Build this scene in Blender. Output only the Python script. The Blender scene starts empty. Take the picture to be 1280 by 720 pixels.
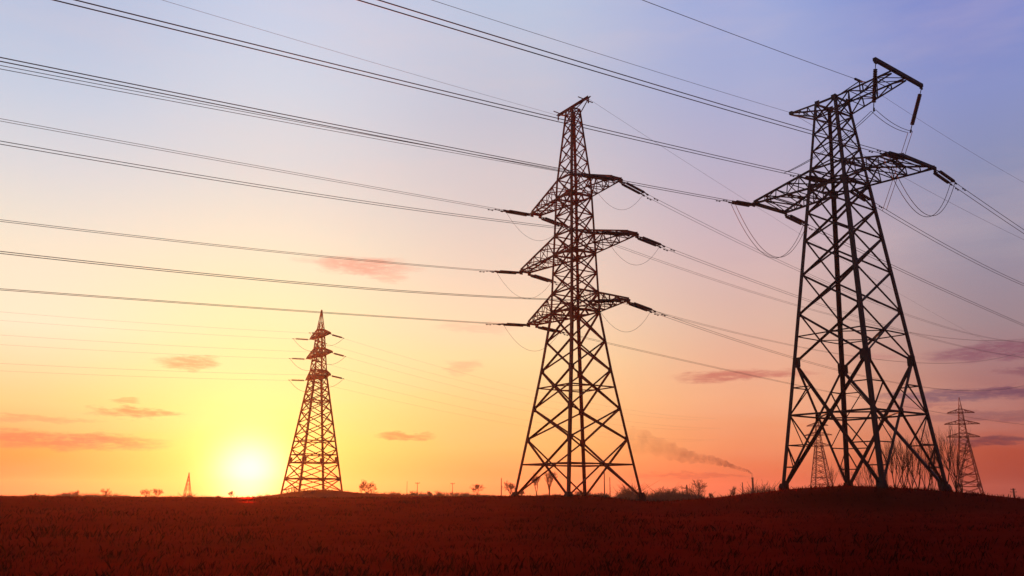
import bpy, math, random
from mathutils import Vector, Matrix, noise
R = math.radians
scene = bpy.context.scene
COL = scene.collection
rng = random.Random(7)

# ------------------------------------------------------------------ camera
EYE = 1.7
cam_d = bpy.data.cameras.new('camera'); cam = bpy.data.objects.new('camera', cam_d); COL.objects.link(cam)
cam_d.sensor_width = 36; cam_d.lens = 36 * 1111.24 / 1280
cam_d.clip_start = 0.1; cam_d.clip_end = 8000
cam.location = (0, 0, EYE)
cam.rotation_euler = (Matrix.Rotation(R(90 + 13.185), 3, 'X') @ Matrix.Rotation(0.0055, 3, 'Z')).to_euler()
scene.camera = cam

# ------------------------------------------------------------------ light, sky, exposure
SUN_AZ, SUN_EL = -16.1, 1.1
sun_d = bpy.data.lights.new('sun', 'SUN'); sun = bpy.data.objects.new('sun', sun_d); COL.objects.link(sun)
sun_d.energy = 5.0; sun_d.angle = R(0.55); sun_d.color = (1.0, 0.17, 0.03)
sd = Vector((math.sin(R(SUN_AZ)) * math.cos(R(SUN_EL)), math.cos(R(SUN_AZ)) * math.cos(R(SUN_EL)), math.sin(R(SUN_EL))))
sun.rotation_euler = sd.to_track_quat('Z', 'Y').to_euler()
scene.view_settings.view_transform = 'Standard'; scene.view_settings.look = 'None'
scene.view_settings.exposure = 0.0; scene.view_settings.gamma = 1.0; scene.view_settings.use_curve_mapping = False
HAZE_DENSITY = 0.00028
HAZE_G = 0.72

def lin(c):
    return tuple((v / 255 / 12.92 if v / 255 <= .04045 else ((v / 255 + .055) / 1.055) ** 2.4) for v in c)

class NT:
    """small helper to wire node trees"""
    def __init__(s, nt): s.nt = nt; s.N = nt.nodes; s.L = nt.links
    def put(s, sock, v):
        if isinstance(v, bpy.types.NodeSocket): s.L.new(v, sock)
        elif v is not None: sock.default_value = v
    def m(s, op, a, b=None, c=None, clamp=False):
        n = s.N.new('ShaderNodeMath'); n.operation = op; n.use_clamp = clamp
        for i, v in enumerate((a, b, c)): s.put(n.inputs[i], v)
        return n.outputs[0]
    def sstep(s, v, a, b, lo=0., hi=1.):
        n = s.N.new('ShaderNodeMapRange'); n.interpolation_type = 'SMOOTHSTEP'
        s.put(n.inputs[0], v); n.inputs[1].default_value = a; n.inputs[2].default_value = b
        n.inputs[3].default_value = lo; n.inputs[4].default_value = hi
        return n.outputs[0]
    def mix(s, f, a, b, mode='MIX'):
        n = s.N.new('ShaderNodeMix'); n.data_type = 'RGBA'; n.blend_type = mode
        s.put(n.inputs[0], f); s.put(n.inputs[6], a if isinstance(a, bpy.types.NodeSocket) else (*a, 1)); s.put(n.inputs[7], b if isinstance(b, bpy.types.NodeSocket) else (*b, 1))
        return n.outputs[2]
    def noise(s, vec, scale, detail=3, rough=.55):
        n = s.N.new('ShaderNodeTexNoise'); s.put(n.inputs['Vector'], vec)
        n.inputs['Scale'].default_value = scale; n.inputs['Detail'].default_value = detail; n.inputs['Roughness'].default_value = rough
        return n
    def ramp(s, f, stops, interp='EASE'):
        n = s.N.new('ShaderNodeValToRGB'); n.color_ramp.interpolation = interp; s.put(n.inputs[0], f)
        e = n.color_ramp.elements
        while len(e) > 1: e.remove(e[-1])
        e[0].position = stops[0][0]; e[0].color = (*stops[0][1], 1)
        for p, c in stops[1:]:
            k = e.new(p); k.color = (*c, 1)
        return n.outputs[0]
    def xyz(s, x, y, z=0.):
        n = s.N.new('ShaderNodeCombineXYZ'); s.put(n.inputs[0], x); s.put(n.inputs[1], y); s.put(n.inputs[2], z); return n.outputs[0]

def build_world():
    w = bpy.data.worlds.new('World'); scene.world = w; w.use_nodes = True
    w.node_tree.nodes.clear(); t = NT(w.node_tree)
    gen = t.N.new('ShaderNodeTexCoord').outputs['Generated']
    sep = t.N.new('ShaderNodeSeparateXYZ'); t.L.new(gen, sep.inputs[0])
    az = t.m('MULTIPLY', t.m('ARCTAN2', sep.outputs[0], sep.outputs[1]), 57.2958)
    el = t.m('MULTIPLY', t.m('ARCSINE', sep.outputs[2]), 57.2958)
    # colour columns of the evening sky: azimuth -> [(elevation deg, sRGB)]
    P = lambda e: (e + 2) / 40
    cols = {
        -30: [(-2, (240, 100, 60)), (.3, (244, 78, 38)), (2.4, (248, 152, 70)), (5, (251, 210, 135)), (9.5, (252, 238, 204)), (13.9, (243, 232, 208)), (18.3, (220, 219, 220)), (22.6, (198, 208, 226)), (26.8, (184, 197, 224)), (38, (150, 176, 220))],
        -16: [(-2, (252, 150, 60)), (.4, (253, 200, 90)), (2.8, (254, 235, 120)), (5.7, (254, 244, 150)), (10.6, (254, 243, 186)), (15.5, (246, 233, 206)), (20.4, (222, 220, 220)), (25.1, (210, 215, 228)), (29.7, (198, 208, 232)), (38, (150, 174, 220))],
        0: [(-2, (240, 100, 55)), (.5, (246, 128, 66)), (3, (250, 190, 108)), (6, (252, 208, 138)), (8.6, (252, 221, 162)), (11.1, (249, 220, 182)), (13.7, (241, 214, 190)), (18.8, (218, 204, 202)), (24, (198, 196, 210)), (31.1, (186, 198, 224)), (38, (140, 161, 210))],
        16: [(-2, (200, 75, 45)), (.6, (218, 92, 56)), (3, (236, 142, 94)), (5.9, (240, 170, 128)), (8.3, (232, 176, 148)), (10.8, (222, 182, 165)), (15.7, (206, 180, 186)), (20.6, (184, 176, 200)), (25.4, (168, 174, 212)), (30, (156, 170, 218)), (38, (120, 140, 205))],
        30: [(-2, (130, 34, 20)), (.6, (150, 38, 20)), (2.7, (174, 70, 48)), (5.4, (166, 104, 100)), (9.8, (156, 134, 141)), (14.2, (150, 144, 164)), (18.6, (140, 145, 180)), (22.9, (136, 146, 198)), (27.1, (124, 138, 204)), (38, (100, 120, 195))],
        100: [(-2, (34, 22, 30)), (3, (50, 36, 48)), (9, (54, 48, 66)), (18, (50, 54, 80)), (38, (44, 54, 86))],
    }
    k = sorted(cols)
    tt = t.m('DIVIDE', t.m('ADD', el, 2.), 40., clamp=True)
    outs = [t.ramp(tt, [(P(e), lin(c)) for e, c in cols[a]], 'B_SPLINE' if False else 'LINEAR') for a in k]
    c = outs[0]
    for i in range(1, len(k)):
        f = t.sstep(az, k[i - 1], k[i]) if i < len(k) - 1 else t.sstep(az, 34, 100)
        c = t.mix(f, c, outs[i])
    c = t.mix(t.sstep(az, -34, -100), c, outs[-1])
    # the sky overhead and behind is already dark
    c = t.mix(t.sstep(el, 33, 62), c, t.mix(.82, c, (.004, .006, .014)))
    # aureole round the sun
    dx = t.m('MULTIPLY', t.m('SUBTRACT', az, SUN_AZ), 1.0); dy = t.m('SUBTRACT', el, SUN_EL)
    d2 = t.m('ADD', t.m('MULTIPLY', dx, dx), t.m('MULTIPLY', dy, dy))
    g = lambda s: t.m('POWER', 2.71828, t.m('DIVIDE', d2, -s * s))
    def add(base, f, col):
        n = t.N.new('ShaderNodeMix'); n.data_type = 'RGBA'; n.blend_type = 'ADD'; n.inputs[0].default_value = 1
        t.L.new(base, n.inputs[6])
        v = t.N.new('ShaderNodeVectorMath'); v.operation = 'SCALE'; v.inputs[0].default_value = col; t.L.new(f, v.inputs['Scale'])
        t.L.new(v.outputs[0], n.inputs[7]); return n.outputs[2]
    # streaky evening clouds (azimuth, elevation, half width, half height, strength, colour), all in degrees of the sky
    CL = [(-27.2, 2.95, 5.2, .46, 1.0, (238, 116, 78)), (-22.7, 4.67, 2.2, .28, .9, (240, 140, 84)), (-20.1, 7.79, 1.6, .42, .8, (243, 164, 108)),
          (-10.0, 14.4, 3.2, .5, .85, (241, 172, 146)), (-6.5, 3.67, 1.4, .26, .85, (232, 132, 80)), (-3.1, 8.1, 1.2, .46, .5, (240, 170, 130)),
          (14.5, 7.4, 3.4, .32, .85, (196, 112, 98)), (27.8, 5.8, 4.8, .38, 1.0, (100, 56, 84)), (29.3, 8.1, 3.4, .5, .85, (132, 82, 100)),
          (28.1, 4.55, 3.4, .3, .7, (114, 54, 70)), (28.6, 3.17, 2.9, .24, .9, (98, 42, 58)), (-28.1, 4.1, 2.8, .2, .65, (242, 150, 96)),
          (-2.1, 10.6, 2.4, .34, .4, (246, 180, 150)), (11.6, 1.28, 3.6, .14, .7, (180, 76, 56)), (-23.5, 5.3, .9, .18, .6, (242, 156, 96)), (-8.0, 13.7, 1.4, .3, .5, (242, 170, 140)),
          (24.6, 5.2, 2.2, .2, .5, (140, 70, 84)), (31.5, 7.0, 2.5, .25, .6, (112, 60, 84)), (22.0, 8.2, 1.6, .2, .35, (176, 110, 112))]
    v1 = t.xyz(t.m('MULTIPLY', az, .22), t.m('MULTIPLY', el, .9), 0.)
    n1 = t.noise(v1, 1.0, 5, .62)
    v2 = t.xyz(t.m('MULTIPLY', az, .5), t.m('MULTIPLY', el, 2.2), 7.3)
    n2 = t.noise(v2, 1.0, 5, .65)
    wx = t.m('MULTIPLY', t.m('SUBTRACT', n1.outputs[0], .5), 5.0)
    wy = t.m('MULTIPLY', t.m('SUBTRACT', n2.outputs[0], .5), 1.15)
    azw = t.m('ADD', az, wx); elw = t.m('ADD', el, wy)
    n4 = t.noise(t.xyz(t.m('MULTIPLY', az, 1.1), t.m('MULTIPLY', t.m('ADD', el, t.m('MULTIPLY', az, .03)), 6.5), 1.7), 1.0, 6, .68)
    rag = t.sstep(n4.outputs[0], .26, .56, .30, 1.0)
    for (a0, e0, wa, we, st, colr) in CL:
        ex = t.m('DIVIDE', t.m('SUBTRACT', azw, a0), wa); ey = t.m('DIVIDE', t.m('SUBTRACT', elw, e0), we)
        q = t.m('ADD', t.m('MULTIPLY', ex, ex), t.m('MULTIPLY', ey, ey))
        f = t.m('MULTIPLY', t.sstep(q, 1.9, 0.1), st)
        f = t.m('MULTIPLY', f, rag)
        c = t.mix(f, c, lin(colr))
    # very soft high veil so that the sky is not a perfect gradient
    n3 = t.noise(t.xyz(t.m('MULTIPLY', az, .035), t.m('MULTIPLY', el, .16), 3.1), 1.0, 5, .6)
    c = t.mix(t.sstep(n3.outputs[0], .45, .75, 0., .16), c, lin((250, 214, 196)))
    c = add(c, g(6.0), (.03, .04, .005)); c = add(c, g(1.8), (1.9, 1.75, 1.05)); c = add(c, g(4.0), (.40, .40, .09))
    bg = t.N.new('ShaderNodeBackground'); t.L.new(c, bg.inputs[0]); bg.inputs[1].default_value = 1.0
    sky = t.N.new('ShaderNodeTexSky'); sky.sky_type = 'NISHITA'; sky.sun_disc = False
    sky.sun_elevation = R(SUN_EL); sky.sun_rotation = R(SUN_AZ); sky.dust_density = 3.0; sky.air_density = 1.0
    b2 = t.N.new('ShaderNodeBackground'); t.L.new(sky.outputs[0], b2.inputs[0]); b2.inputs[1].default_value = 0.004
    ad = t.N.new('ShaderNodeAddShader'); t.L.new(bg.outputs[0], ad.inputs[0]); t.L.new(b2.outputs[0], ad.inputs[1])
    o = t.N.new('ShaderNodeOutputWorld'); t.L.new(ad.outputs[0], o.inputs[0])
build_world()

# ------------------------------------------------------------------ materials
def material(name, c1, c2, scale, rough=.7, metal=0., bump=0., spec=.4, tint=None):
    m = bpy.data.materials.new(name); m.use_nodes = True; t = NT(m.node_tree)
    b = t.N['Principled BSDF']; co = t.N.new('ShaderNodeTexCoord').outputs['Object']
    n = t.noise(co, scale, 5, .6)
    t.L.new(t.mix(t.sstep(n.outputs[0], .35, .65), c1, c2), b.inputs['Base Color'])
    b.inputs['Roughness'].default_value = rough; b.inputs['Metallic'].default_value = metal
    b.inputs['Specular IOR Level'].default_value = spec
    if tint: b.inputs['Specular Tint'].default_value = (*tint, 1)
    if bump:
        bp = t.N.new('ShaderNodeBump'); bp.inputs['Strength'].default_value = bump; bp.inputs['Distance'].default_value = .05
        t.L.new(t.noise(co, scale * 4, 5, .65).outputs[0], bp.inputs['Height']); t.L.new(bp.outputs[0], b.inputs['Normal'])
    return m
M = {
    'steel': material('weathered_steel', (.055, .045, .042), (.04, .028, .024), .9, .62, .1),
    'glare_red': material('glare_red_steel', (.52, .115, .042), (.36, .07, .026), .9, .7, .1),  # red glare of the low sun put into the steel colour
    'concrete': material('stained_concrete', (.07, .05, .042), (.045, .032, .027), 1.4, .9, 0., .2),
    'wire': material('aluminium_wire', (.07, .065, .065), (.05, .045, .045), .5, .6, .3),
    'glass': material('brown_porcelain', (.075, .028, .014), (.05, .02, .012), 3., .3),
    'bark': material('bark', (.06, .04, .028), (.035, .022, .016), 4., .9),
    'wood': material('grey_wood', (.10, .075, .055), (.06, .045, .035), 3., .85),
    'brick': material('sooty_brick', (.14, .07, .05), (.08, .045, .035), 2., .9),
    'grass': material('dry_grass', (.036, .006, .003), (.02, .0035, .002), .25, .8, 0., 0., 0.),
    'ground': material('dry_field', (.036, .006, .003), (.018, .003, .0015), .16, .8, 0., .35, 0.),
}

def red_glare_sheen(m, fac, rough, thin=False):
    """red sun glare put into the gloss of field and grass, growing towards grazing view"""
    t = NT(m.node_tree); b = t.N['Principled BSDF']; out = [n for n in t.N if n.type == 'OUTPUT_MATERIAL'][0]
    g = t.N.new('ShaderNodeBsdfGlossy'); g.inputs['Color'].default_value = (.80, .028, .012, 1); g.inputs['Roughness'].default_value = rough  # red gloss colour stands in for the sun's glare over the field
    lw = t.N.new('ShaderNodeFresnel'); lw.inputs['IOR'].default_value = 1.45
    if thin:
        tr = t.N.new('ShaderNodeBsdfTranslucent'); tr.inputs['Color'].default_value = (.05, .003, .0015, 1)
        m0 = t.N.new('ShaderNodeMixShader'); m0.inputs[0].default_value = .5; t.L.new(b.outputs[0], m0.inputs[1]); t.L.new(tr.outputs[0], m0.inputs[2]); b = m0
    mx = t.N.new('ShaderNodeMixShader'); t.L.new(t.m('MULTIPLY', lw.outputs[0], fac, clamp=True), mx.inputs[0])
    t.L.new(b.outputs[0], mx.inputs[1]); t.L.new(g.outputs[0], mx.inputs[2]); t.L.new(mx.outputs[0], out.inputs[0])
red_glare_sheen(M['grass'], .16, .5, True); red_glare_sheen(M['ground'], .21, .42)

# ------------------------------------------------------------------ mesh helpers
def tag(o, label=None, cat=None, group=None, kind=None):
    if label: o['label'] = label
    if cat: o['category'] = cat
    if group: o['group'] = group
    if kind: o['kind'] = kind
    return o
def empty(name, loc, rz=0.):
    o = bpy.data.objects.new(name, None); COL.objects.link(o); o.location = loc; o.rotation_euler = (0, 0, rz)
    o.empty_display_size = .5
    return o
def copy_tree(o, parent=None):
    c = o.copy(); COL.objects.link(c); c.parent = parent
    for ch in list(o.children): copy_tree(ch, c)
    return c
class MB:
    def __init__(s): s.v = []; s.f = []
    def ring(s, pts):
        i = len(s.v); s.v += [tuple(p) for p in pts]; return i
    def bar(s, p, q, w, ref=None, sec='L'):
        p = Vector(p); q = Vector(q); d = (q - p)
        if d.length < 1e-4: return
        d.normalize(); ref = Vector(ref) if ref is not None else Vector((0, 0, 1))
        if abs(d.dot(ref.normalized())) > .96: ref = Vector((1, .3, 0))
        a = (ref - d * d.dot(ref)).normalized(); b = d.cross(a)
        if sec == 'L':
            t = .22; S = [(0, 0), (1, 0), (1, t), (t, t), (t, 1), (0, 1)]; S = [((x - .4) * w, (y - .4) * w) for x, y in S]
        else:
            S = [(-w / 2, -w / 2), (w / 2, -w / 2), (w / 2, w / 2), (-w / 2, w / 2)]
        n = len(S)
        i = s.ring([p + a * x + b * y for x, y in S]); j = s.ring([q + a * x + b * y for x, y in S])
        for k in range(n): s.f.append((i + k, i + (k + 1) % n, j + (k + 1) % n, j + k))
        s.f.append(tuple(range(i + n - 1, i - 1, -1))); s.f.append(tuple(range(j, j + n)))
    def box(s, c, size, ax=None):
        X, Y, Z = ax if ax else (Vector((1, 0, 0)), Vector((0, 1, 0)), Vector((0, 0, 1)))
        c = Vector(c); i = len(s.v)
        for sz in (-1, 1):
            for sx, sy in ((-1, -1), (1, -1), (1, 1), (-1, 1)):
                s.v.append(tuple(c + X * (sx * size[0] / 2) + Y * (sy * size[1] / 2) + Z * (sz * size[2] / 2)))
        for f in ((3, 2, 1, 0), (4, 5, 6, 7), (0, 1, 5, 4), (1, 2, 6, 5), (2, 3, 7, 6), (3, 0, 4, 7)): s.f.append(tuple(i + k for k in f))
    def tube(s, pts, rad, n=5):
        pts = [Vector(p) for p in pts]; last = None
        a = None
        for k, p in enumerate(pts):
            d = (pts[min(k + 1, len(pts) - 1)] - pts[max(k - 1, 0)]).normalized()
            if a is None:
                a = d.orthogonal().normalized()
            else:
                a = (a - d * a.dot(d)).normalized()
            b = d.cross(a); r = rad[k] if isinstance(rad, (list, tuple)) else rad
            i = s.ring([p + (a * math.cos(2 * math.pi * j / n) + b * math.sin(2 * math.pi * j / n)) * r for j in range(n)])
            if last is None: s.f.append(tuple(range(i + n - 1, i - 1, -1)))
            else:
                for j in range(n): s.f.append((last + j, last + (j + 1) % n, i + (j + 1) % n, i + j))
            last = i
        s.f.append(tuple(range(last, last + n)))
    def lathe(s, prof, n=10, axis='X', c=(0, 0, 0)):
        last = None; c = Vector(c)
        for x, r in prof:
            ring = []
            for j in range(n):
                t = 2 * math.pi * j / n
                ring.append(c + (Vector((x, r * math.cos(t), r * math.sin(t))) if axis == 'X' else Vector((r * math.cos(t), r * math.sin(t), x))))
            i = s.ring(ring)
            if last is None: s.f.append(tuple(range(i + n - 1, i - 1, -1)))
            else:
                for j in range(n): s.f.append((last + j, last + (j + 1) % n, i + (j + 1) % n, i + j))
            last = i
        s.f.append(tuple(range(last, last + n)))
    def build(s, name, mat, parent=None, loc=(0, 0, 0), smooth=False):
        me = bpy.data.meshes.new(name); me.from_pydata(s.v, [], s.f); me.update(); me.materials.append(mat)
        if smooth:
            for p in me.polygons: p.use_smooth = True
        o = bpy.data.objects.new(name, me); COL.objects.link(o); o.location = loc
        if parent: o.parent = parent
        return o

# ------------------------------------------------------------------ ground
def ss(a, b, x):
    t = min(1, max(0, (x - a) / (b - a))); return t * t * (3 - 2 * t)
MOUNDS = [(29.6, 73.5, 8.6, 7.0, 1.74), (5.2, 80.0, 8.0, 8.0, .36), (-42.4, 193.0, 7.0, 9.0, 1.45), (-32.0, 196.0, 9.0, 9.0, .5), (140, 410, 18, 14, .6), (22.0, 76.0, 5, 6, .2), (173.5, 347, 18, 16, .5)]
def ground_z(x, y):
    d = math.hypot(x, y)
    z = 1.42 * ss(14, 82, d) + .22 * ss(82, 320, d) - 5 * ss(345, 900, d)
    z -= ss(.07, .17, x / max(y, 1.)) * (.55 * ss(30, 75, d) + 1.25 * ss(80, 300, d)) * (1 if y > 1 else 0)
    z -= ss(.10, .28, -x / max(y, 1.)) * 1.25 * ss(80, 300, d) * (1 if y > 1 else 0)
    for (mx, my, sx, sy, h) in MOUNDS:
        q = ((x - mx) / sx) ** 2 + ((y - my) / sy) ** 2
        if q < 12: z += h * math.exp(-q / 2 * 1.0)
    if d < 340:
        z += .10 * (noise.noise(Vector((x * .11, y * .11, 0)))) * ss(6, 30, d) + .05 * noise.noise(Vector((x * .5, y * .5, 3)))
    return z
def build_ground():
    radii = [0.0]; r = 1.5
    while r < 2600:
        radii.append(r); r *= 1.045 if r < 360 else 1.12
    fine = []
    a = -180.0
    while a < 180: fine.append(a); a += .5 if -40 <= a < 40 else 3.
    na = len(fine); v = [(0, 0, ground_z(0, 0))]; f = []
    for r in radii[1:]:
        for a in fine:
            x, y = r * math.sin(R(a)), r * math.cos(R(a)); v.append((x, y, ground_z(x, y)))
    for j in range(na): f.append((0, 1 + (j + 1) % na, 1 + j))
    for i in range(len(radii) - 2):
        for j in range(na):
            p = 1 + i * na + j; q = 1 + i * na + (j + 1) % na
            f.append((p, q, q + na, p + na))
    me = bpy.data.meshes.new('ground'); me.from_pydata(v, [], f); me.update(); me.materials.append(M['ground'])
    for p in me.polygons: p.use_smooth = True
    o = bpy.data.objects.new('ground', me); COL.objects.link(o); tag(o, kind='structure')
build_ground()

def build_haze():
    b = MB(); b.box((0, 0, 17.5), (5600, 5600, 49.0))
    m = bpy.data.materials.new('evening_haze'); m.use_nodes = True; t = NT(m.node_tree); t.N.clear()
    v = t.N.new('ShaderNodeVolumePrincipled'); v.inputs['Density'].default_value = HAZE_DENSITY
    v.inputs['Color'].default_value = (.95, .78, .70, 1); v.inputs['Anisotropy'].default_value = HAZE_G
    o = t.N.new('ShaderNodeOutputMaterial'); t.L.new(v.outputs[0], o.inputs['Volume'])
    h = b.build('haze', m); tag(h, kind='stuff')
build_haze()

# ------------------------------------------------------------------ lattice towers
SG = [(1, 1), (1, -1), (-1, -1), (-1, 1)]
STEEL = ['steel']
def prof(profile, z):
    for (z0, a0), (z1, a1) in zip(profile, profile[1:]):
        if z <= z1: return a0 + (a1 - a0) * (z - z0) / (z1 - z0)
    return profile[-1][1]
def body(root, profile, levels, wleg, wx, belts, foot=-.5, sec='L', plates=()):
    A = lambda z: prof(profile, z)
    pt = lambda k, z: Vector((SG[k][0] * A(z), SG[k][1] * A(z), z))
    for k in range(4):
        b = MB(); zs = [foot] + [z for z, _ in profile if z > foot + .01]
        for z0, z1 in zip(zs, zs[1:]):
            w0 = wleg(z0)
            b.bar(pt(k, z0), pt(k, z1), w0, (-SG[k][0], 0, 0) if k % 2 == 0 else (0, -SG[k][1], 0), sec)
        leg = b.build('leg', M[STEEL[0]], root)
        for z, s in plates:
            p = pt(k, z)
            for ax in (0, 1):
                n = Vector((SG[k][0], 0, 0)) if ax == 0 else Vector((0, SG[k][1], 0))
                tv = Vector((0, -SG[k][1], 0)) if ax == 0 else Vector((-SG[k][0], 0, 0))
                g = MB(); g.box(p + tv * s * .3 + n * .03, (s, s * 1.15, .03), (tv, Vector((0, 0, 1)), n)); g.build('gusset_plate', M[STEEL[0]], leg)
    for i, (z0, z1) in enumerate(zip(levels, levels[1:])):
        b = MB(); w = wx(z0)
        for k in range(4):
            p0, p1, q0, q1 = pt(k, z0), pt(k, z1), pt((k + 1) % 4, z0), pt((k + 1) % 4, z1)
            n = (p0 + q0); n.z = 0; n.normalize()
            b.bar(p0 + n * .02, q1 + n * .02, w, n, sec); b.bar(q0 - n * .06, p1 - n * .06, w, n, sec)
        b.build('brace_panel', M[STEEL[0]], root)
    for z, w, diamond in belts:
        b = MB(); mids = []
        for k in range(4):
            p, q = pt(k, z), pt((k + 1) % 4, z); b.bar(p, q, w, (0, 0, 1), sec); mids.append((p + q) / 2)
        if diamond:
            for k in range(4): b.bar(mids[k], mids[(k + 1) % 4], w * .8, (0, 0, 1), sec)
        b.build('belt', M[STEEL[0]], root)
def footings(root, profile, size, mat):
    for sx, sy in SG:
        a = prof(profile, 0); b = MB(); n = len(b.v)
        for z, r in ((-1.0, size * .75), (.10, size * .6), (.34, size * .42), (.36, size * .40)):
            b.v += [(sx * a + r * u, sy * a + r * w, z) for u, w in ((-1, -1), (1, -1), (1, 1), (-1, 1))]
        for k in range(3):
            for q in range(4): b.f.append((k * 4 + q, k * 4 + (q + 1) % 4, k * 4 + 4 + (q + 1) % 4, k * 4 + 4 + q))
        b.f.append((12, 13, 14, 15)); b.f.append((3, 2, 1, 0)); b.build('footing', mat, root)
def redundants(root, profile, z0, z1, w, fr_low, fr_high):
    """secondary members between the legs and the diagonals of one tall X panel"""
    A = lambda z: prof(profile, z)
    wb, wt = A(z0), A(z1); zc = z0 + (z1 - z0) * wb / (wb + wt)
    for k in range(4):
        for kk in (k, (k + 1) % 4):
            b = MB()
            o = (k + 1) % 4 if kk == k else k
            leg = lambda z: Vector((SG[kk][0] * A(z), SG[kk][1] * A(z), z))
            P0, P1 = leg(z0), leg(z1)
            O0, O1 = [Vector((SG[o][0] * A(z), SG[o][1] * A(z), z)) for z in (z0, z1)]
            up = lambda z: P0.lerp(O1, (z - z0) / (z1 - z0))       # diagonal from this foot
            dn = lambda z: P1.lerp(O0, (z1 - z) / (z1 - z0))       # diagonal from this head
            last = leg(zc)
            zs = [z0 + (zc - z0) * f for f in fr_low]
            for z in zs:
                b.bar(leg(z), up(z), w, (0, 0, 1)); 
            pts = [zc] + zs[::-1]
            for za, zb in zip(pts, pts[1:]): b.bar(leg(za), up(zb), w, (0, 0, 1))
            zs = [zc + (z1 - zc) * f for f in fr_high]
            pts = [zc] + zs
            for z in zs: b.bar(leg(z), dn(z), w, (0, 0, 1))
            for za, zb in zip(pts, pts[1:]): b.bar(leg(za), dn(zb), w, (0, 0, 1))
            b.build('secondary_bracing', M[STEEL[0]], root)
def crossarm(root, s, profile, zb, zt, tip, tipw, n, w, ztip=None, name='crossarm', lift=.18):
    """box truss arm on the side s (+1/-1) of the body, flat below, tapering to the outer edge"""
    A = lambda z: prof(profile, z); b = MB(); zt_ = zb + lift if ztip is None else ztip
    lo = []; hi = []
    for j in (-1, 1):
        p0 = Vector((s * A(zb), j * A(zb), zb)); p1 = Vector((s * tip, j * tipw, zb if ztip is None else ztip - lift))
        t0 = Vector((s * A(zt), j * A(zt), zt)); t1 = Vector((s * tip, j * tipw, zt_))
        L = [p0.lerp(p1, k / n) for k in range(n + 1)]; H = [t0.lerp(t1, k / n) for k in range(n + 1)]
        b.bar(p0, p1, w, (0, 0, 1)); b.bar(t0, t1, w, (0, 0, 1)); lo.append(L); hi.append(H)
        for k in range(n):
            b.bar(L[k], H[k], w * .6, (s, 0, 0))
            if k % 2 == 0: b.bar(L[k], H[k + 1], w * .6, (0, 1, 0))
            else: b.bar(H[k], L[k + 1], w * .6, (0, 1, 0))
    for k in range(n):
        for ch in (lo, hi):
            b.bar(ch[0][k + 1], ch[1][k + 1], w * .6, (0, 0, 1))
            if k % 2 == 0: b.bar(ch[0][k], ch[1][k + 1], w * .6, (0, 0, 1))
            else: b.bar(ch[1][k], ch[0][k + 1], w * .6, (0, 0, 1))
    b.bar((s * tip, -tipw - .12, zb if ztip is None else ztip), (s * tip, tipw + .12, zb if ztip is None else ztip), w * 1.5, (0, 0, 1), 'box')
    arm = b.build(name, M[STEEL[0]], root)
    return arm
def hanger(arm, pts):
    for p in pts:
        b = MB(); b.box(Vector(p) + Vector((0, 0, -.16)), (.08, .34, .34)); b.build('hanger_plate', M[STEEL[0]], arm)

class TW:   # frame of a tower: local (i along the arms, j along the line, z above the eye)
    def __init__(s, x, y, yaw, base): s.x, s.y, s.yaw, s.base = x, y, yaw, base
    def W(s, i, j, zrel):
        c, n = math.cos(s.yaw), math.sin(s.yaw); return Vector((s.x + i * c - j * n, s.y + i * n + j * c, zrel + EYE))
    def h(s, zrel): return zrel + EYE - s.base

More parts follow.
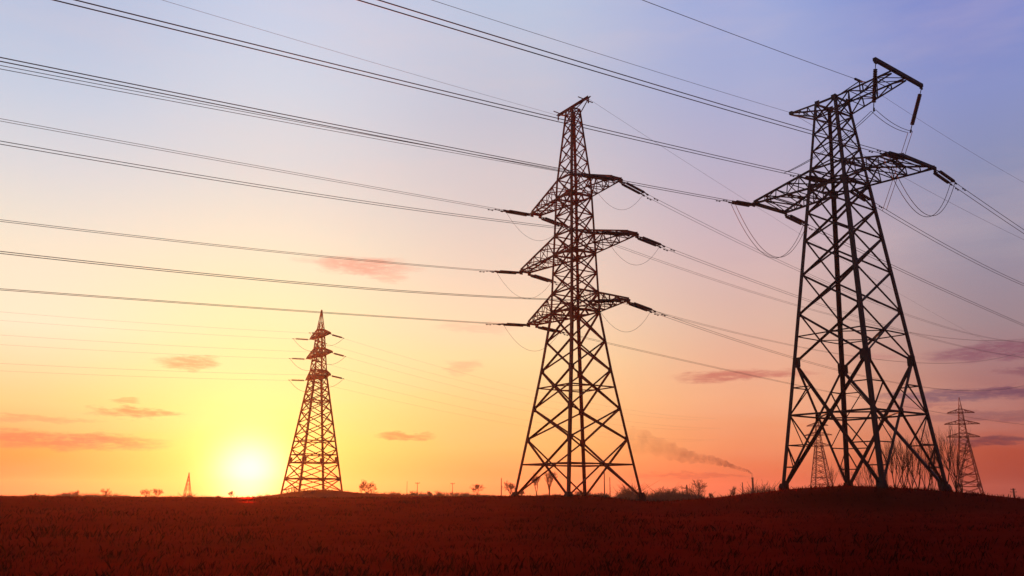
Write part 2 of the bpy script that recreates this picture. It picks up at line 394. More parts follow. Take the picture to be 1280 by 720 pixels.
# ---- near single-circuit angle tower with the T boom
T1 = TW(30.30, 78.17, -.9431, 2.55)
def build_tower_one():
    t = T1; h = t.h
    root = empty('lattice_tower', (t.x, t.y, t.base), t.yaw)
    tag(root, 'largest and nearest dark steel pylon on the right mound, T-shaped boom on its top', 'pylon', 'lattice power pylons')
    P = [(-.6, 4.78), (h(11.77), 3.55), (h(28.11), 1.863), (h(36.5), 1.04)]
    lev = [0, h(11.77), h(16.17), h(19.8), h(23.0), h(25.7), h(28.11), h(29.9), h(31.7), h(33.4), h(35.0), h(36.5)]
    zc = 0 + (lev[1]) * prof(P, 0) / (prof(P, 0) + prof(P, lev[1]))
    wa, wb = prof(P, lev[1]), prof(P, lev[2]); zc2 = lev[1] + (lev[2] - lev[1]) * wa / (wa + wb)
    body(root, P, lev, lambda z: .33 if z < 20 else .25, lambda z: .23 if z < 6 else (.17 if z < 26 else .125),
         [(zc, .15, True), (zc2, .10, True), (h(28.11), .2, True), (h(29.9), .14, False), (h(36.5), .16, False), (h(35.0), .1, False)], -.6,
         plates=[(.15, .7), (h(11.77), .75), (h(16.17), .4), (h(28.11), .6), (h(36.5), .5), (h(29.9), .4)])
    a = prof(P, zc)
    for k in range(4):
        g = MB(); n = Vector(((1, 0, 0), (0, -1, 0), (-1, 0, 0), (0, 1, 0))[k]); tv = Vector((0, 0, 1)).cross(n)
        g.box(n * (a + .03) + Vector((0, 0, zc)), (.62, .62, .04), (tv, Vector((0, 0, 1)), n))
        g.build('centre_plate', M['steel'], root)
    footings(root, P, .5, M['concrete'])
    redundants(root, P, 0, h(11.77), .095, (.28, .58), (.52,))
    for s in (-1, 1):
        arm = crossarm(root, s, P, h(28.11), h(29.9), 7.85, 2.44, 5, .17)
        hanger(arm, [(s * 7.85, j * 2.5, h(28.11)) for j in (-1, 1)])
    # top truss: boom to the right, short beak to the left
    b = MB(); zt, zl = h(36.5), h(35.25); n = 4; tip = 6.81; zp = h(36.75)
    U = {}; D = {}
    for j in (-1, 1):
        a1, a2 = prof(P, zt), prof(P, zl)
        U[j] = [Vector((a1, j * a1, zt)).lerp(Vector((tip, j * 1.15, zp)), k / n) for k in range(n + 1)]
        D[j] = [Vector((a2, j * a2, zl)).lerp(Vector((tip, j * 1.15, zp - .25)), k / n) for k in range(n + 1)]
        b.bar(U[j][0], U[j][n], .17, (0, 0, 1)); b.bar(D[j][0], D[j][n], .15, (0, 0, 1))
        for k in range(n):
            b.bar(U[j][k], D[j][k], .09, (1, 0, 0)); b.bar(*((U[j][k], D[j][k + 1]) if k % 2 else (D[j][k], U[j][k + 1])), .09, (0, 1, 0))
    for k in range(n):
        for C in (U, D):
            b.bar(C[-1][k], C[1][k], .08, (0, 0, 1)); b.bar(*((C[-1][k], C[1][k + 1]) if k % 2 else (C[1][k], C[-1][k + 1])), .08, (0, 0, 1))
    boom = b.build('boom', M['steel'], root)
    m = MB(); m.bar((tip + .02, -3.75, h(37.05)), (tip + .02, 3.75, h(36.72)), .30, (0, 0, 1), 'box')
    m.box((tip + .02, -3.6, h(36.83)), (.1, .4, .3)); m.box((tip + .02, 3.6, h(36.50)), (.1, .4, .3))
    m.build('boom_beam', M['steel'], boom)
    e = MB(); e.bar((3.0, 0, h(36.3)), (3.0, 0, h(37.75)), .12, (1, 0, 0)); e.bar((2.9, -.55, h(37.72)), (2.9, .55, h(37.72)), .16, (0, 0, 1), 'box')
    e.bar((1.0, -.9, h(36.5)), (3.0, 0, h(37.6)), .10, (0, 0, 1)); e.bar((4.3, -.9, h(36.7)), (3.0, 0, h(37.6)), .08, (0, 0, 1))
    e.build('earth_wire_post', M['steel'], boom)
    k = MB(); tipp = Vector((-4.58, 0, h(37.15)))
    for j in (-1, 1):
        a1, a2 = prof(P, zt), prof(P, zl)
        p, q = Vector((-a1, j * a1, zt)), Vector((-a2, j * a2, zl))
        k.bar(p, tipp, .13, (0, 0, 1)); k.bar(q, tipp - Vector((0, 0, .2)), .13, (0, 0, 1))
        for f in (.33, .66): k.bar(p.lerp(tipp, f), q.lerp(tipp, f), .08, (1, 0, 0))
        k.bar(q, p.lerp(tipp, .33), .08, (0, 1, 0)); k.bar(q.lerp(tipp, .33), p.lerp(tipp, .66), .08, (0, 1, 0))
    k.box(tipp, (.35, .3, .3)); k.build('beak', M['steel'], root)
    return root
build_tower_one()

# ---- double-circuit anchor tower in the middle
T2 = TW(5.93, 81.53, -.9882, 1.72)
T2TIP = [(28.08, 6.37), (22.42, 8.32), (16.76, 6.97)]
def build_tower_two():
    t = T2; h = t.h
    root = empty('lattice_tower', (t.x, t.y, t.base), t.yaw)
    tag(root, 'glare-reddened dark steel pylon in the middle with three levels of crossarms', 'pylon', 'lattice power pylons')
    P = [(-.6, 4.10), (h(5.02), 3.22), (h(7.79), 2.80), (h(11.28), 2.27), (h(16.6), 1.60), (h(29.6), 1.147), (h(37.2), .46)]
    lev = [0, h(5.02), h(7.79), h(11.28), h(14.0), h(16.76), h(18.65)]
    for zb in (18.65, 24.31):
        lev += [h(zb + 1.9), h(zb + 3.77), h(zb + 5.66)]
    lev += [h(x) for x in (31.6, 33.1, 34.5, 35.7, 36.6, 37.2)]
    za, zb_ = lev[0], lev[1]; zc = za + (zb_ - za) * prof(P, za) / (prof(P, za) + prof(P, zb_))
    zc2 = lev[2] + (lev[3] - lev[2]) * prof(P, lev[2]) / (prof(P, lev[2]) + prof(P, lev[3]))
    belts = [(zc, .13, True), (zc2, .11, True), (h(37.2), .12, False), (h(20.5), .09, False), (h(26.2), .09, False)]
    for z, _ in T2TIP: belts += [(h(z), .17, True), (h(z + 1.89), .13, False)]
    body(root, P, lev, lambda z: .25 if z < 16 else .2, lambda z: .15 if z < 14 else (.12 if z < 28 else .09), belts, -.6,
         plates=[(.1, .5), (h(5.02), .42), (h(7.79), .42), (h(11.28), .42), (h(16.76), .5), (h(22.42), .45), (h(28.08), .42), (h(18.65), .36), (h(24.31), .36)])
    for z, tip in T2TIP:
        for s in (-1, 1):
            arm = crossarm(root, s, P, h(z), h(z + 1.89), tip, .55, 5, .13)
            hanger(arm, [(s * tip, j * .5, h(z)) for j in (-1, 1)])
    footings(root, P, .45, M['concrete'])
    b = MB(); zr = h(37.55)
    for j in (-1, 1):
        b.bar((-2.5, j * .12, zr), (2.5, j * .12, zr + .12), .16, (0, 0, 1))
        for s in (-1, 1): b.bar((s * .5, j * .45, h(36.7)), (s * 2.3, j * .12, zr), .1, (0, 0, 1))
    for k in range(9): b.bar((-2.4 + k * .6, -.12, zr), (-2.1 + k * .6, .12, zr + .1), .08, (0, 0, 1))
    rb = b.build('ridge_beam', M[STEEL[0]], root)
    c = MB()
    for s in (-1, 1): c.bar((s * 2.0, -.9, zr + .05), (s * 2.0, .9, zr - .1), .07, (0, 0, 1), 'box'); c.bar((s * 2.45, 0, zr), (s * 2.45, 0, zr - .55), .1, (1, 0, 0), 'box')
    c.build('earth_wire_clamp', M[STEEL[0]], rb)
    return root
STEEL[0] = 'glare_red'
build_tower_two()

# ---- distant double-circuit towers with a needle peak (one built, two copied)
T3 = TW(-42.8, 196.0, R(-54.6), 2.6)
T3TIP = [(34.6, 4.6), (30.3, 6.0), (25.4, 5.6)]
def build_tower_three():
    t = T3; h = t.h
    root = empty('lattice_tower', (t.x, t.y, t.base), t.yaw)
    tag(root, 'small lattice pylon with needle peak standing just right of the setting sun', 'pylon', 'lattice power pylons')
    P = [(-1., 4.95), (h(25.4), 1.45), (h(34.6), .72), (h(36.0), .62), (h(40.6), .06)]
    lev = [0, 2.5, 5.6, 8.8, 11.8, 14.5, 17.0, 19.2, 21.0, 22.6, h(25.4), h(27.0), h(28.7), h(30.3), h(31.8), h(33.2), h(34.6), h(36.0), h(38.0)]
    belts = [(2.5, .3, True), (5.9, .22, True), (7.6, .22, False), (10.5, .22, False), (19.2, .22, False), (h(36.0), .2, False)]
    for z, _ in T3TIP: belts += [(h(z), .3, True), (h(z + 1.5), .22, False)]
    body(root, P, lev, lambda z: .40 if z < 22 else (.26 if z < 29 else .16), lambda z: .19 if z < 22 else (.13 if z < 31 else .08), belts, -1., plates=[(6.6, .9), (2.5, .7), (h(25.4), .8), (h(30.3), .6), (h(34.6), .6)])
    for z, tip in T3TIP:
        for s in (-1, 1): crossarm(root, s, P, h(z), h(z + 1.5), tip, .4, 4, .2)
    return root
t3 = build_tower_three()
def far_tower(x, y, yaw, label):
    c = copy_tree(t3); c.location = (x, y, ground_z(x, y)); c.rotation_euler = (0, 0, yaw); c['label'] = label; return c
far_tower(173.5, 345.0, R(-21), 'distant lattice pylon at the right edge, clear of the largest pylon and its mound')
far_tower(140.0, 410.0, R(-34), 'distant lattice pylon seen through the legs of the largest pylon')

# ------------------------------------------------------------------ insulator strings
def disc_profile(L, n, r0=.05, r=.15):
    p = [(0, .03)]; d = L / n
    for k in range(n):
        x = k * d; p += [(x + d * .05, r0), (x + d * .4, r), (x + d * .62, r * .96), (x + d * .7, r0)]
    p.append((L, .03)); return p
def make_string(name, L, n, twin, r):
    root = empty(name, (0, 0, 0)); off = (-.24, .24) if twin else (0,)
    f = MB()
    for o in off: f.bar((0, o * .5, 0), (.45, o, 0), .06, (0, 0, 1), 'box')
    if twin: f.box((.46, 0, 0), (.12, .62, .05))
    f.build('end_link', M['steel'], root)
    for o in off:
        d = MB(); d.lathe(disc_profile(L, n, .05, r), 10, 'X', (.5, o, 0)); d.build('disc_stack', M['glass'], root, smooth=False)
    c = MB(); x = .5 + L
    if twin: c.box((x + .06, 0, 0), (.12, .66, .05))
    for o in off: c.bar((x + .04, o, 0), (x + .6, o * .85, 0), .07, (0, 0, 1), 'box'); c.box((x + .62, o * .85, -.03), (.3, .09, .14))
    c.build('wire_clamp', M['steel'], root)
    return root
def place_string(proto, first, p, direction, label, group):
    o = proto if first else copy_tree(proto)
    d = Vector(direction).normalized(); y = Vector((0, 0, 1)).cross(d)
    if y.length < .05: y = Vector((math.cos(-.94), math.sin(-.94), 0))
    y.normalize(); z = d.cross(y)
    o.rotation_euler = Matrix((d, y, z)).transposed().to_euler(); o.location = p
    tag(o, label, 'insulator', group); return o

def wdir(az, a, b, s): # tangent
    return Vector((math.sin(R(az)), math.cos(R(az)), -a + 2 * b * s))
def wpt(p0, az, a, b, s): return Vector((p0.x + s * math.sin(R(az)), p0.y + s * math.cos(R(az)), p0.z - a * s + b * s * s))
def side(az): return Vector((math.cos(R(az)), -math.sin(R(az)), 0))
def wire(name, pts, r, label, cat, group, dampers=()):
    b = MB(); o0 = Vector(pts[0]); b.tube([Vector(p) - o0 for p in pts], r, 5)
    o = b.build(name, M['wire'], None, o0, True); tag(o, label, cat, group)
    if dampers:
        for p, t in dampers:
            d = MB(); t = Vector(t).normalized(); p = Vector(p) - o0 - Vector((0, 0, .10))
            d.bar(p - t * .24, p + t * .24, .035, (0, 0, 1), 'box')
            for q in (-.26, .26): d.box(p + t * q, (.14, .085, .085), (t, Vector((0, 0, 1)).cross(t).normalized(), Vector((0, 0, 1))))
            d.build('vibration_damper', M['steel'], o)
    return o
def span(p0, az, a, b, s0, s1, twin, r, label, group, name='power_line', dampers=(), n=70):
    for k, o in enumerate((-.22, .22) if twin else (0,)):
        off = side(az) * o
        ss_ = [s0 + (s1 - s0) * (i / n) ** 1.3 for i in range(n + 1)]
        wire(name, [wpt(p0, az, a, b, s) + off for s in ss_], r, label, 'power line', group,
             [(wpt(p0, az, a, b, s + .5 * k) + off, wdir(az, a, b, s)) for s in dampers])
def sagcurve(A, B, sag, n=22):
    A, B = Vector(A), Vector(B)
    return [A.lerp(B, i / n) - Vector((0, 0, sag * 4 * (i / n) * (1 - i / n))) for i in range(n + 1)]

S1 = make_string('insulator_string', 3.1, 20, True, .15); S1L = 4.2
hv = 'tension insulators of the largest pylon'
WL = -135.0
p1l = T1.W(-7.85, -2.5, 27.9); p2l = T1.W(0, -1.95, 28.25); p3l = T1.W(7.85, -2.5, 27.9)
p1r = T1.W(-7.85, 2.5, 27.9); p2r = T1.W(0, 1.95, 28.25); p3r = T1.W(7.85, 2.5, 27.9)
cu = [(p1l, -135, .1448, .000129, 'from largest pylon\'s left arm to the left edge', 1),
      (p2l, -135, .1592, .000167, 'from largest pylon\'s waist to the top edge, upper left', 2),
      (p3l, -135, .1706, .00018, 'from largest pylon\'s right arm to the top edge', 3)]
cr = [(p1r, 45.5, .0275, .000184, 'from largest pylon\'s left arm, passing behind it to the right', 1),
      (p2r, 44.4, .033, .000714, 'from largest pylon\'s waist to the lower right', 2),
      (p3r, 45.8, .0261, .000273, 'from largest pylon\'s right arm tip to the right edge', 3)]
where = ['at the left arm tip of the largest pylon, pointing left', 'at the waist of the largest pylon, pointing left', 'lying along the right arm of the largest pylon, pointing left']
wherer = ['at the largest pylon\'s left arm, pointing right behind its legs', 'at the waist of the largest pylon, pointing lower right', 'at the right arm tip of the largest pylon, pointing right']
first = True
for (p, az, a, b, lab, i) in cu:
    place_string(S1, first, p, wdir(az, a, b, 1), 'double brown insulator string ' + where[i - 1], hv); first = False
    span(p, az, a, b, S1L, 150, True, .027, 'one of two paired wires, ' + lab, 'conductors left of the largest pylon', dampers=(5.6,))
for (p, az, a, b, lab, i) in cr:
    place_string(S1, False, p, wdir(az, a, b, 1), 'double brown insulator string ' + wherer[i - 1], hv)
    span(p, az, a, b, S1L, 170, True, .027, 'one of two paired wires, ' + lab, 'conductors right of the largest pylon', dampers=(5.6,))
# boom suspension strings
S2 = make_string('insulator_string', 3.1, 20, False, .19)
b1t, b1b = T1.W(6.83, -3.6, 36.68), T1.W(6.4, -3.8, 32.75)
b2t, b2b = T1.W(6.83, 3.6, 36.35), T1.W(5.9, 2.7, 32.35)
place_string(S2, True, b1t, b1b - b1t, 'insulator string hanging from the left end of the T-shaped boom', 'hanging insulators under the boom')
place_string(S2, False, b2t, b2b - b2t, 'insulator string hanging from the right end of the T-shaped boom', 'hanging insulators under the boom')
# jumpers of the near tower
def jumper(A, B, sag, sd_, r, label, twin=True, group='jumper wires'):
    for o in ((-.2, .2) if twin else (0,)):
        wire('jumper_wire', sagcurve(Vector(A) + sd_ * o, Vector(B) + sd_ * o, sag), r, label, 'jumper wire', group)
ends = [(wpt(p, az, a, b, S1L - .2), sd2) for (p, az, a, b, _, i), sd2 in zip(cu, [0] * 3)]
endr = [wpt(p, az, a, b, S1L - .2) for (p, az, a, b, _, i) in cr]
sv = side(45)
jumper(ends[0][0], endr[0], 4.5, sv, .026, 'one of two slack loop wires under the largest pylon\'s left arm')
jumper(ends[2][0], endr[2], 4.2, sv, .026, 'one of two slack loop wires under the largest pylon\'s right arm')
jl = wpt(cu[1][0], -135, .1592, .000167, 7.6); jr = wpt(cr[1][0], 44.4, .033, .000714, 7.6)
e1 = b1t + (b1b - b1t).normalized() * 4.3; e2 = b2t + (b2b - b2t).normalized() * 4.3
for o in (-.2, .2):
    v = sv * o
    pts = sagcurve(jl + v, e1 + v, .5, 14) + sagcurve(e1 + v, e2 + v, .35, 12)[1:] + sagcurve(e2 + v, jr + v, .05, 12)[1:]
    wire('jumper_wire', pts, .026, 'one of two bypass wires carried over the waist by the boom insulators', 'jumper wire', 'jumper wires')

# middle tower strings and wires
S3 = make_string('insulator_string', 2.9, 18, True, .125); S3L = 3.9
L2 = [(0, -1, -134.0, .10, .0001, 'left top arm', 'upper left arm'), (1, -1, -138.1, .1445, .000455, '', 'middle left arm'), (2, -1, -138, .1066, .000152, '', 'lowest left arm'),
      (0, 1, -138, .1707, .000156, '', 'top right arm'), (1, 1, -138.2, .1722, .000662, '', 'middle right arm'), (2, 1, -138.3, .1609, .000815, '', 'lowest right arm')]
R2 = [(0, 1, 41, .0372, .000485, 'top right arm'), (1, 1, 41.4, .002, .000325, 'middle right arm'), (2, 1, 40, .0358, .000529, 'lowest right arm'),
      (0, -1, 41.4, .01, .0004, 'top left arm'), (1, -1, 40.6, .0105, .000428, 'middle left arm'), (2, -1, 40.8, .004, .0001, 'lowest left arm')]
armn = {(0, -1): 'top left arm', (1, -1): 'middle left arm', (2, -1): 'lowest left arm', (0, 1): 'top right arm', (1, 1): 'middle right arm', (2, 1): 'lowest right arm'}
first = True; jl2 = {}
for (i, s, az, a, b, _, _) in L2:
    z, tip = T2TIP[i]; p = T2.W(s * tip, -.55, z - .2)
    place_string(S3, first, p, wdir(az, a, b, 1), 'double insulator string on the %s of the middle pylon, pointing left' % armn[i, s], 'tension insulators of the middle pylon'); first = False
    span(p, az, a, b, S3L, 170, True, .018, 'one of two thin paired wires leaving left from the middle pylon\'s %s' % armn[i, s], 'conductors left of the middle pylon', dampers=(5.0,))
    jl2[i, s] = wpt(p, az, a, b, S3L - .2)
for (i, s, az, a, b, _) in R2:
    z, tip = T2TIP[i]; p = T2.W(s * tip, .55, z - .2)
    place_string(S3, False, p, wdir(az, a, b, 1), 'double insulator string on the %s of the middle pylon, pointing right' % armn[i, s], 'tension insulators of the middle pylon')
    span(p, az, a, b, S3L, 240, True, .018, 'one of two thin paired wires leaving right from the middle pylon\'s %s' % armn[i, s], 'conductors right of the middle pylon', dampers=(5.0,))
    jumper(jl2[i, s], wpt(p, az, a, b, S3L - .2), 2.3, sv, .014, 'slack loop wire hanging under the %s of the middle pylon' % armn[i, s], False)
# earth wires
def earth(p, az, a, b, L, label, r=.022): span(p, az, a, b, 0, L, False, r, label, 'thin earth wires', 'earth_wire')
earth(T1.W(2.9, -.5, 37.72), -135, .1908, .0002, 150, 'thin single wire from the peak post of the largest pylon to the top edge')
earth(T1.W(2.9, .5, 37.72), 47, .0004, .0006, 130, 'thin single wire from the peak post of the largest pylon down to the right edge', .013)
earth(T1.W(-4.6, 0, 37.2), -135, .1712, .0002, 150, 'thin faint wire from the left beak of the largest pylon to the top edge', .016)
earth(T1.W(-4.6, 0, 37.2), 47, .02, .0004, 130, 'thin faint wire running right from the left beak of the largest pylon, behind it', .016)
earth(T2.W(-2.4, 0, 37.5), -138, .1482, .0002, 170, 'thin faint earth wire from the left end of the middle pylon top, running left', .012)
earth(T2.W(2.4, 0, 37.5), 41, .06, .0002, 260, 'thin faint earth wire from the right end of the middle pylon top, running right', .012)

# distant tower strings and wires
S4 = make_string('insulator_string', 3.0, 14, False, .19)
first = True
for i in range(3):
    for s in (-1, 1):
        z, tip = T3TIP[i]; nm = ('top', 'middle', 'lowest')[i] + (' right' if s > 0 else ' left')
        jumper(wpt(T3.W(s * tip, -.45, z - .2), -128.0, .07, .00028, 4.0), wpt(T3.W(s * tip, .45, z - .2), 33.0, .07, .00028, 4.0), 2.2, sv, .035, 'short slack loop wire under the %s arm of the pylon beside the sun' % nm, False)
        for sd3, az in ((-1, -128.0), (1, 33.0)):
            p = T3.W(s * tip, sd3 * .45, z - .2)
            place_string(S4, first, p, wdir(az, .05, 0, 0), 'small insulator on the %s arm of the pylon beside the sun, pointing %s' % (nm, 'left' if sd3 < 0 else 'right'), 'insulators of the pylon beside the sun'); first = False
            span(p, az, .07, .00028, 4.1, 190 if sd3 < 0 else 240, False, .013, 'faint thin wire %s of the pylon beside the sun, on its %s arm' % ('left' if sd3 < 0 else 'right', nm), 'faint wires of the pylon beside the sun', n=40)

# ------------------------------------------------------------------ bare trees, bushes, poles on the horizon
def dirpt(px, D):    # point of the field at distance D (m) in the direction of bearing px (tan of azimuth * 1140)
    x = (px - 640) / 1140 * D; return Vector((x, D, ground_z(x, D)))
def bare_tree(name, p, h, spread, rmin, seed, label, cat, group, stem=.28, upright=.35, depth=5, kids=(3, 4), slim=.028):
    g = random.Random(seed); root = empty(name, p, g.uniform(0, 6)); tag(root, label, cat, group)
    tr = MB(); cr_ = MB()
    r0 = max(h * slim, rmin * 1.6)
    lean = Vector((g.uniform(-.06, .06), g.uniform(-.06, .06), 1))
    top = Vector((0, 0, -.25)) + lean * (h * stem + .25)
    tr.tube([(0, 0, -.3), tuple(top * .5), tuple(top)], [r0 * 1.25, r0, r0 * .85], 6)
    def grow(q, d, L, r, lev):
        k = max(2, 3 if lev > 2 else 2); pts = [q]; rad = [r]
        for i in range(k):
            d = (d + Vector((g.gauss(0, .12), g.gauss(0, .12), g.gauss(0, .08) + upright * .12))).normalized()
            q = q + d * (L / k); pts.append(q); rad.append(max(rmin * .6, r * (1 - .5 * (i + 1) / k)))
        cr_.tube(pts, rad, 4 if lev > 2 else 3)
        if lev <= 0: return
        n = g.randint(*kids)
        for j in range(n):
            t = g.uniform(.35, 1.0) if j else 1.0
            f = t * (len(pts) - 1); i = min(int(f), len(pts) - 2); b0 = pts[i].lerp(pts[i + 1], f - i)
            a = d.orthogonal().normalized(); a.rotate(Matrix.Rotation(g.uniform(0, 6.283), 3, d))
            nd = (d + a * spread * g.uniform(.5, 1.2)).normalized()
            grow(b0, nd, L * g.uniform(.58, .82), max(rmin * .7, r * .55), lev - 1)
    n0 = g.randint(3, 5); unit = h * (1 - stem) / 2.75
    for j in range(n0):
        a = 6.283 * (j + g.random() * .6) / n0
        grow(top - lean * (h * stem * .25 * g.random()), Vector((math.cos(a) * spread * .8, math.sin(a) * spread * .8, 1)).normalized(), unit, r0 * .7, depth - 1)
    k = h / max(p_[2] for p_ in cr_.v)
    for B in (tr, cr_): B.v = [(a * k, b * k, c * k) for a, b, c in B.v]
    tr.build('trunk', M['bark'], root); cr_.build('crown', M['bark'], root)
    return root
TR = [ # bearing, distance, height, spread, label
    (460, 215, 4.2, .85, 'round bare tree right of the pylon beside the sun'),
    (598, 255, 3.6, .7, 'small oval bare tree standing alone left of the middle pylon'),
    (639, 240, 4.4, .8, 'bare tree at the left foot of the middle pylon'),
    (84, 300, 1.9, .8, 'tiny bare tree left of its twin on the left horizon'),
    (97, 300, 2.9, .6, 'tiny bare tree, darker right one of a close pair on the left horizon'),
    (134, 300, 3.4, .6, 'lone forked bare tree on the left horizon'),
    (185, 310, 3.3, .6, 'thin bare tree on the left horizon, left of the slim mast'),
    (199, 310, 3.4, .7, 'bushy bare tree on the left horizon, nearest to the slim mast'),
    (291, 320, 2.9, .7, 'tiny bare tree in the glare right under the sun'),
    (672, 250, 6.6, .45, 'upright bare tree between the left legs of the middle pylon'),
    (688, 255, 7.4, .45, 'tallest upright bare tree between the legs of the middle pylon'),
    (831, 245, 4.8, .7, 'spreading bare tree just right of the middle pylon'),
    (843, 250, 4.6, .6, 'bare tree right of the spreading one beside the middle pylon'),
    (873, 240, 6.6, .6, 'big fan-shaped bare tree midway between the two large pylons'),
    (890, 250, 3.0, .5, 'small bare tree right of the fan-shaped one'),
    (917, 250, 5.0, .45, 'slim bare tree left of the smoking chimney'),
    (912, 255, 2.2, .6, 'low bare shrub tree at the foot of the slim tree by the chimney'),
]
for i, (px, D, h, sp, lab) in enumerate(TR):
    bare_tree('bare_tree', dirpt(px, D), h, sp, .028, 100 + i, lab, 'tree', 'bare trees on the horizon', (.08 if D > 290 else .15) if sp > .5 else .2, .3 if sp > .5 else .9)
SAP = [(1040, 4.6), (1062, 5.6), (1078, 5.2), (1090, 6.4), (1099, 6.0), (1112, 8.0), (1121, 9.0), (1132, 8.4), (1141, 7.4), (1150, 8.6), (1160, 7.0), (1169, 6.4), (1178, 8.2), (1186, 9.8), (1196, 8.6), (1204, 6.6)]
ordn = ['first', 'second', 'third', 'fourth', 'fifth', 'sixth', 'seventh', 'eighth', 'ninth', 'tenth', 'eleventh', 'twelfth', 'thirteenth', 'fourteenth', 'fifteenth', 'last']
for i, (px, h) in enumerate(SAP):
    D = 112 + (i * 37 % 19)
    bare_tree('sapling', dirpt(px, D), h * 1.15, .30, .011, 300 + i, 'thin bare sapling behind the legs of the largest pylon, %s from the left' % ordn[i], 'sapling', 'saplings behind the largest pylon', .22, 1.3, 4, (2, 4), .0105)
BU = [(40, 300, 1.2, 'low dark bush, left one of the clump at the far left horizon'), (48, 300, 1.7, 'tallest dark bush of the clump at the far left horizon'), (57, 300, 1.1, 'low dark bush, right one of the clump at the far left horizon'),
      (537, 270, 1.5, 'low round bush on the horizon between the two round bare trees'), (110, 300, 1.0, 'tiny bush between the paired trees and the lone forked tree'), (275, 310, 1.2, 'tiny bush left under the sun'), (854, 250, 2.2, 'dense low bush left of the fan-shaped tree'),
      (500, 260, 1.0, 'tiny bush right of the round bare tree'), (816, 250, 1.6, 'low bush at the right foot of the middle pylon'), (652, 230, 1.8, 'dense bush inside the left foot of the middle pylon')]
for i, (px, D, h, lab) in enumerate(BU):
    bare_tree('bush', dirpt(px, D), h, 1.1, .03, 500 + i, lab, 'bush', 'bushes on the horizon', .1, .1, 5, (4, 5))

def pole(name, px, D, h, r, label, cat, cross=0, group='poles on the horizon'):
    p = dirpt(px, D); root = empty(name, p); tag(root, label, cat, group)
    b = MB(); b.tube([(0, 0, -.4), (0, 0, h * .5), (0, 0, h)], [r * 1.2, r, r * .8], 7); b.build('post', M['wood'], root)
    for k in range(cross):
        c = MB(); z = h * (.93 - .16 * k); L = (1.1 if k == 0 else 1.5) * h / 7
        c.bar((-L, r * .9, z), (L, r * .9, z), .16, (0, 0, 1), 'box')
        for q in (-.9, 0.9): c.tube([(q * L, r * .9, z + .05), (q * L, r * .9, z + .35)], .06, 6)
        c.build('crossbar', M['wood'], root)
for px, D, h, r, lab, cr in [(510, 290, 4.6, .07, 'thin pole, left of two between round tree and low bush', 0), (523, 290, 4.2, .09, 'thin pole with crossbar, right of two left of the low bush', 1), (567, 300, 4.3, .1, 'pole with a crossbar left of the small oval tree', 1),
                             (628, 250, 5.0, .14, 'plain pole beside the left foot of the middle pylon', 0), (757, 250, 7.8, .16, 'tall plain pole inside the right legs of the middle pylon', 0), (764, 255, 6.0, .12, 'shorter plain pole inside the right legs of the middle pylon', 0),
                             (860, 245, 5.0, .22, 'stout pole left of the fan-shaped bare tree', 0), (930, 330, 7.2, .2, 'plain pole just left of the smoking chimney', 0), (970, 300, 5.2, .18, 'stout pole right of the chimney, left of the largest pylon', 0), (962, 300, 3.2, .09, 'short thin pole between the chimney and the largest pylon', 0),
                             (1269, 320, 5.4, .34, 'dark double-armed pole at the far right edge', 2), (1256, 330, 3.2, .14, 'short thin pole left of the double-armed pole', 0)]:
    pole('wooden_pole', px, D, h, r, lab, 'pole', cr)
def mast():
    p = dirpt(236, 380); root = empty('lattice_mast', p); tag(root, 'slim lattice mast on the left horizon, left of the sun', 'mast')
    P = [(-.5, 1.5), (9.5, .12), (10.4, .06)]; body(root, P, [0, 2.4, 4.4, 6.2, 7.8, 9.2], lambda z: .16, lambda z: .1, [(4.4, .12, False)], -.5, 'box')
mast()

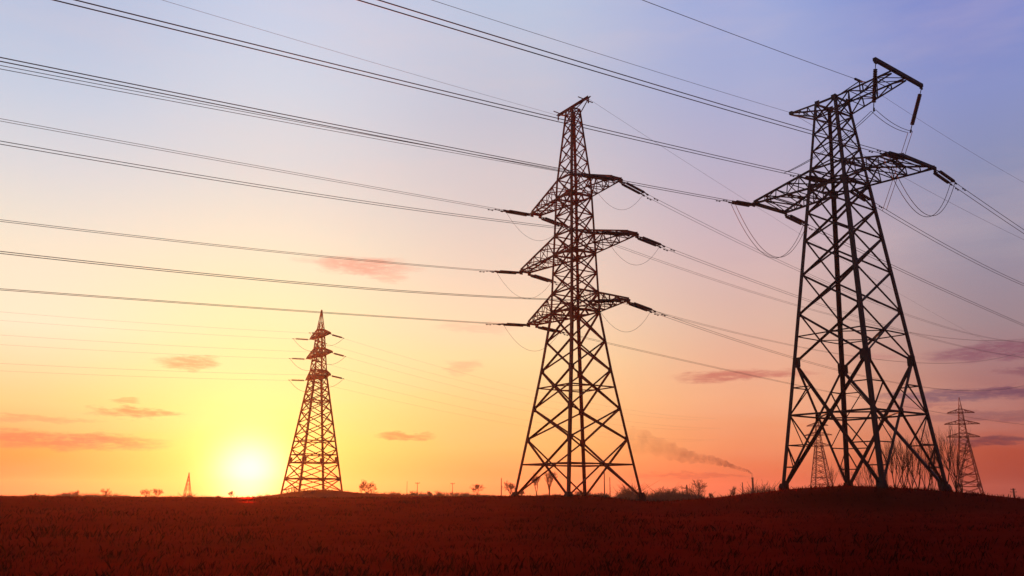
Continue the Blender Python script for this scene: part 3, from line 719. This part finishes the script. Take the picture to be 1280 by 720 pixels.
# chimney with smoke drifting to the left
CH = dirpt(943, 420); CHZ = EYE + 9.0
def chimney():
    root = empty('chimney', CH); tag(root, 'slim smoking chimney left of the largest pylon', 'chimney')
    h = CHZ - CH.z
    b = MB(); b.lathe([(-.5, .62), (h * .5, .52), (h - .5, .44), (h, .44)], 14, 'Z'); b.build('stack', M['brick'], root, smooth=False)
    c = MB(); c.lathe([(h - .45, .46), (h - .42, .54), (h + .02, .54), (h + .04, .40)], 14, 'Z'); c.build('rim', M['brick'], root)
chimney()
def smoke():
    k = .378; px = [(943, 597, .9), (942.4, 592.5, 1.2), (938, 589, 1.7), (930, 587, 2.2), (920, 583.5, 3.), (910, 579.5, 4.2), (898, 576.5, 5.4), (884, 574.2, 6.5), (868, 572, 8), (850, 566, 11), (830, 559, 14), (805, 552, 17), (785, 548, 14)]
    pts = []; rad = []
    for i, (x, y, r) in enumerate(px):
        t = (943 - x) * k; pts.append(Vector((-t, t * .25, (597 - y) * k * 1.02))); rad.append(r * k)
    # resample
    P = []; Rr = []
    for i in range(len(pts) - 1):
        for j in range(4): P.append(pts[i].lerp(pts[i + 1], j / 4)); Rr.append((rad[i] + (rad[i + 1] - rad[i]) * j / 4) * (1 + .18 * math.sin(i * 2.3 + j * 1.7)))
    b = MB(); b.tube(P, Rr, 14)
    m = bpy.data.materials.new('chimney_smoke'); m.use_nodes = True; t = NT(m.node_tree); t.N.clear()
    co = t.N.new('ShaderNodeTexCoord').outputs['Object']; n = t.noise(co, .22, 4, .6)
    sp = t.N.new('ShaderNodeSeparateXYZ'); t.L.new(co, sp.inputs[0])
    fall = t.ramp(t.m('DIVIDE', sp.outputs[0], -62., clamp=True), [(0, (1, 1, 1)), (.08, (.5, .5, .5)), (.3, (.14, .14, .14)), (.6, (.04, .04, .04)), (1, (0, 0, 0))], 'LINEAR')
    den = t.m('MULTIPLY', t.m('MULTIPLY', fall, t.sstep(n.outputs[0], .32, .68, .1, 1.)), 1.35)
    v = t.N.new('ShaderNodeVolumePrincipled'); t.L.new(den, v.inputs['Density']); v.inputs['Color'].default_value = (.30, .22, .22, 1); v.inputs['Anisotropy'].default_value = .2
    o = t.N.new('ShaderNodeOutputMaterial'); t.L.new(v.outputs[0], o.inputs['Volume'])
    s = b.build('smoke', m, None, (CH.x, CH.y, CHZ)); tag(s, 'thin smoke plume drifting left from the chimney', 'smoke', None, 'stuff')
smoke()

# ------------------------------------------------------------------ grass of the field
def grass():
    g = random.Random(3); v = []; f = []
    def blade(x, y, z, h, w, lx, ly):
        i = len(v); a = g.uniform(0, 3.14); cx, cy = math.cos(a) * w, math.sin(a) * w
        v.extend([(x - cx, y - cy, z - .03), (x + cx, y + cy, z - .03), (x + lx * h * .4, y + ly * h * .4, z + h * .65), (x + lx * h, y + ly * h, z + h)])
        f.append((i, i + 1, i + 2)); f.append((i + 0, i + 2, i + 3))
    for k in range(5200):
        u = g.random(); D = 13 * (115 / 13) ** (u ** .8); az = R(g.uniform(-38, 38)); cx, cy = D * math.sin(az), D * math.cos(az)
        n = g.randint(5, 13); sc = g.uniform(.5, 1.3) * (1 + .6 * noise.noise(Vector((cx * .08, cy * .08, 9)))); rad = .12 + D * .006
        for j in range(n):
            x, y = cx + g.gauss(0, rad), cy + g.gauss(0, rad)
            blade(x, y, ground_z(x, y), sc * g.uniform(.06, .18), .006 + D * .00022, g.gauss(.1, .35), g.gauss(0, .35))
    # ragged weeds along the far crest and round the mounds
    for k in range(2600):
        D = g.uniform(150, 338); az = R(g.uniform(-36, 36)); cx, cy = D * math.sin(az), D * math.cos(az)
        sc = .6 + 1.0 * max(0, noise.noise(Vector((cx * .05, cy * .05, 4))))
        for j in range(5):
            x, y = cx + g.gauss(0, .6), cy + g.gauss(0, .6); blade(x, y, ground_z(x, y), sc * g.uniform(.2, .6), .05, g.gauss(0, .3), g.gauss(0, .3))
    for (mx, my, sx, sy, n, hh) in ((30, 74, 11, 6, 2600, .42), (5.5, 78, 11, 5, 900, .35), (-41, 190, 9, 6, 700, .5)):
        for k in range(n):
            x, y = g.gauss(mx, sx), g.gauss(my, sy); blade(x, y, ground_z(x, y), hh * g.uniform(.15, .7), .012 + .0002 * my, g.gauss(0, .3), g.gauss(0, .3))
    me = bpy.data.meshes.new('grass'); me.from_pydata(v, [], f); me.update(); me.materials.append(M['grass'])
    o = bpy.data.objects.new('grass', me); COL.objects.link(o); tag(o, 'sparse dry grass and weeds covering the dark field', 'grass', None, 'stuff')
def scrub():
    g = random.Random(11); b = MB()
    for k in range(1900):
        px = g.uniform(-40, 1320) if k % 3 else g.gauss(880, 110)
        if 240 < px < 345 and g.random() < .6: continue
        D = g.uniform(190, 320); p = dirpt(px, D); lump = noise.noise(Vector((px * .013, 2.2, 0))) + .55 * noise.noise(Vector((px * .05, 5.1, 0)))
        hgt = max(.3, .8 + 1.4 * lump) * g.uniform(.5, 1.25) * (2.5 if 770 < px < 970 else 1.6 if 640 < px < 1230 else 1.15)
        for j in range(g.randint(7, 14)):
            q = Vector((g.gauss(0, .5), g.gauss(0, .5), -.2)) ; d = Vector((g.gauss(0, .35), g.gauss(0, .35), 1.)); L = hgt * g.uniform(.5, 1.1)
            m = q + d * L * .55; e = m + (d + Vector((g.gauss(0, .4), g.gauss(0, .4), 0))) * L * .5
            b.tube([p + q, p + m, p + e], [.05, .04, .02], 3)
            f = m + (d + Vector((g.gauss(0, .7), g.gauss(0, .7), 0))) * L * .35; b.tube([p + m, p + f], [.034, .018], 3)
    o = b.build('scrub', M['bark']); tag(o, 'ragged low scrub along the horizon of the field', 'scrub', None, 'stuff')
scrub()
grass()
print('objects', len(bpy.data.objects), 'verts', sum(len(m.vertices) for m in bpy.data.meshes))
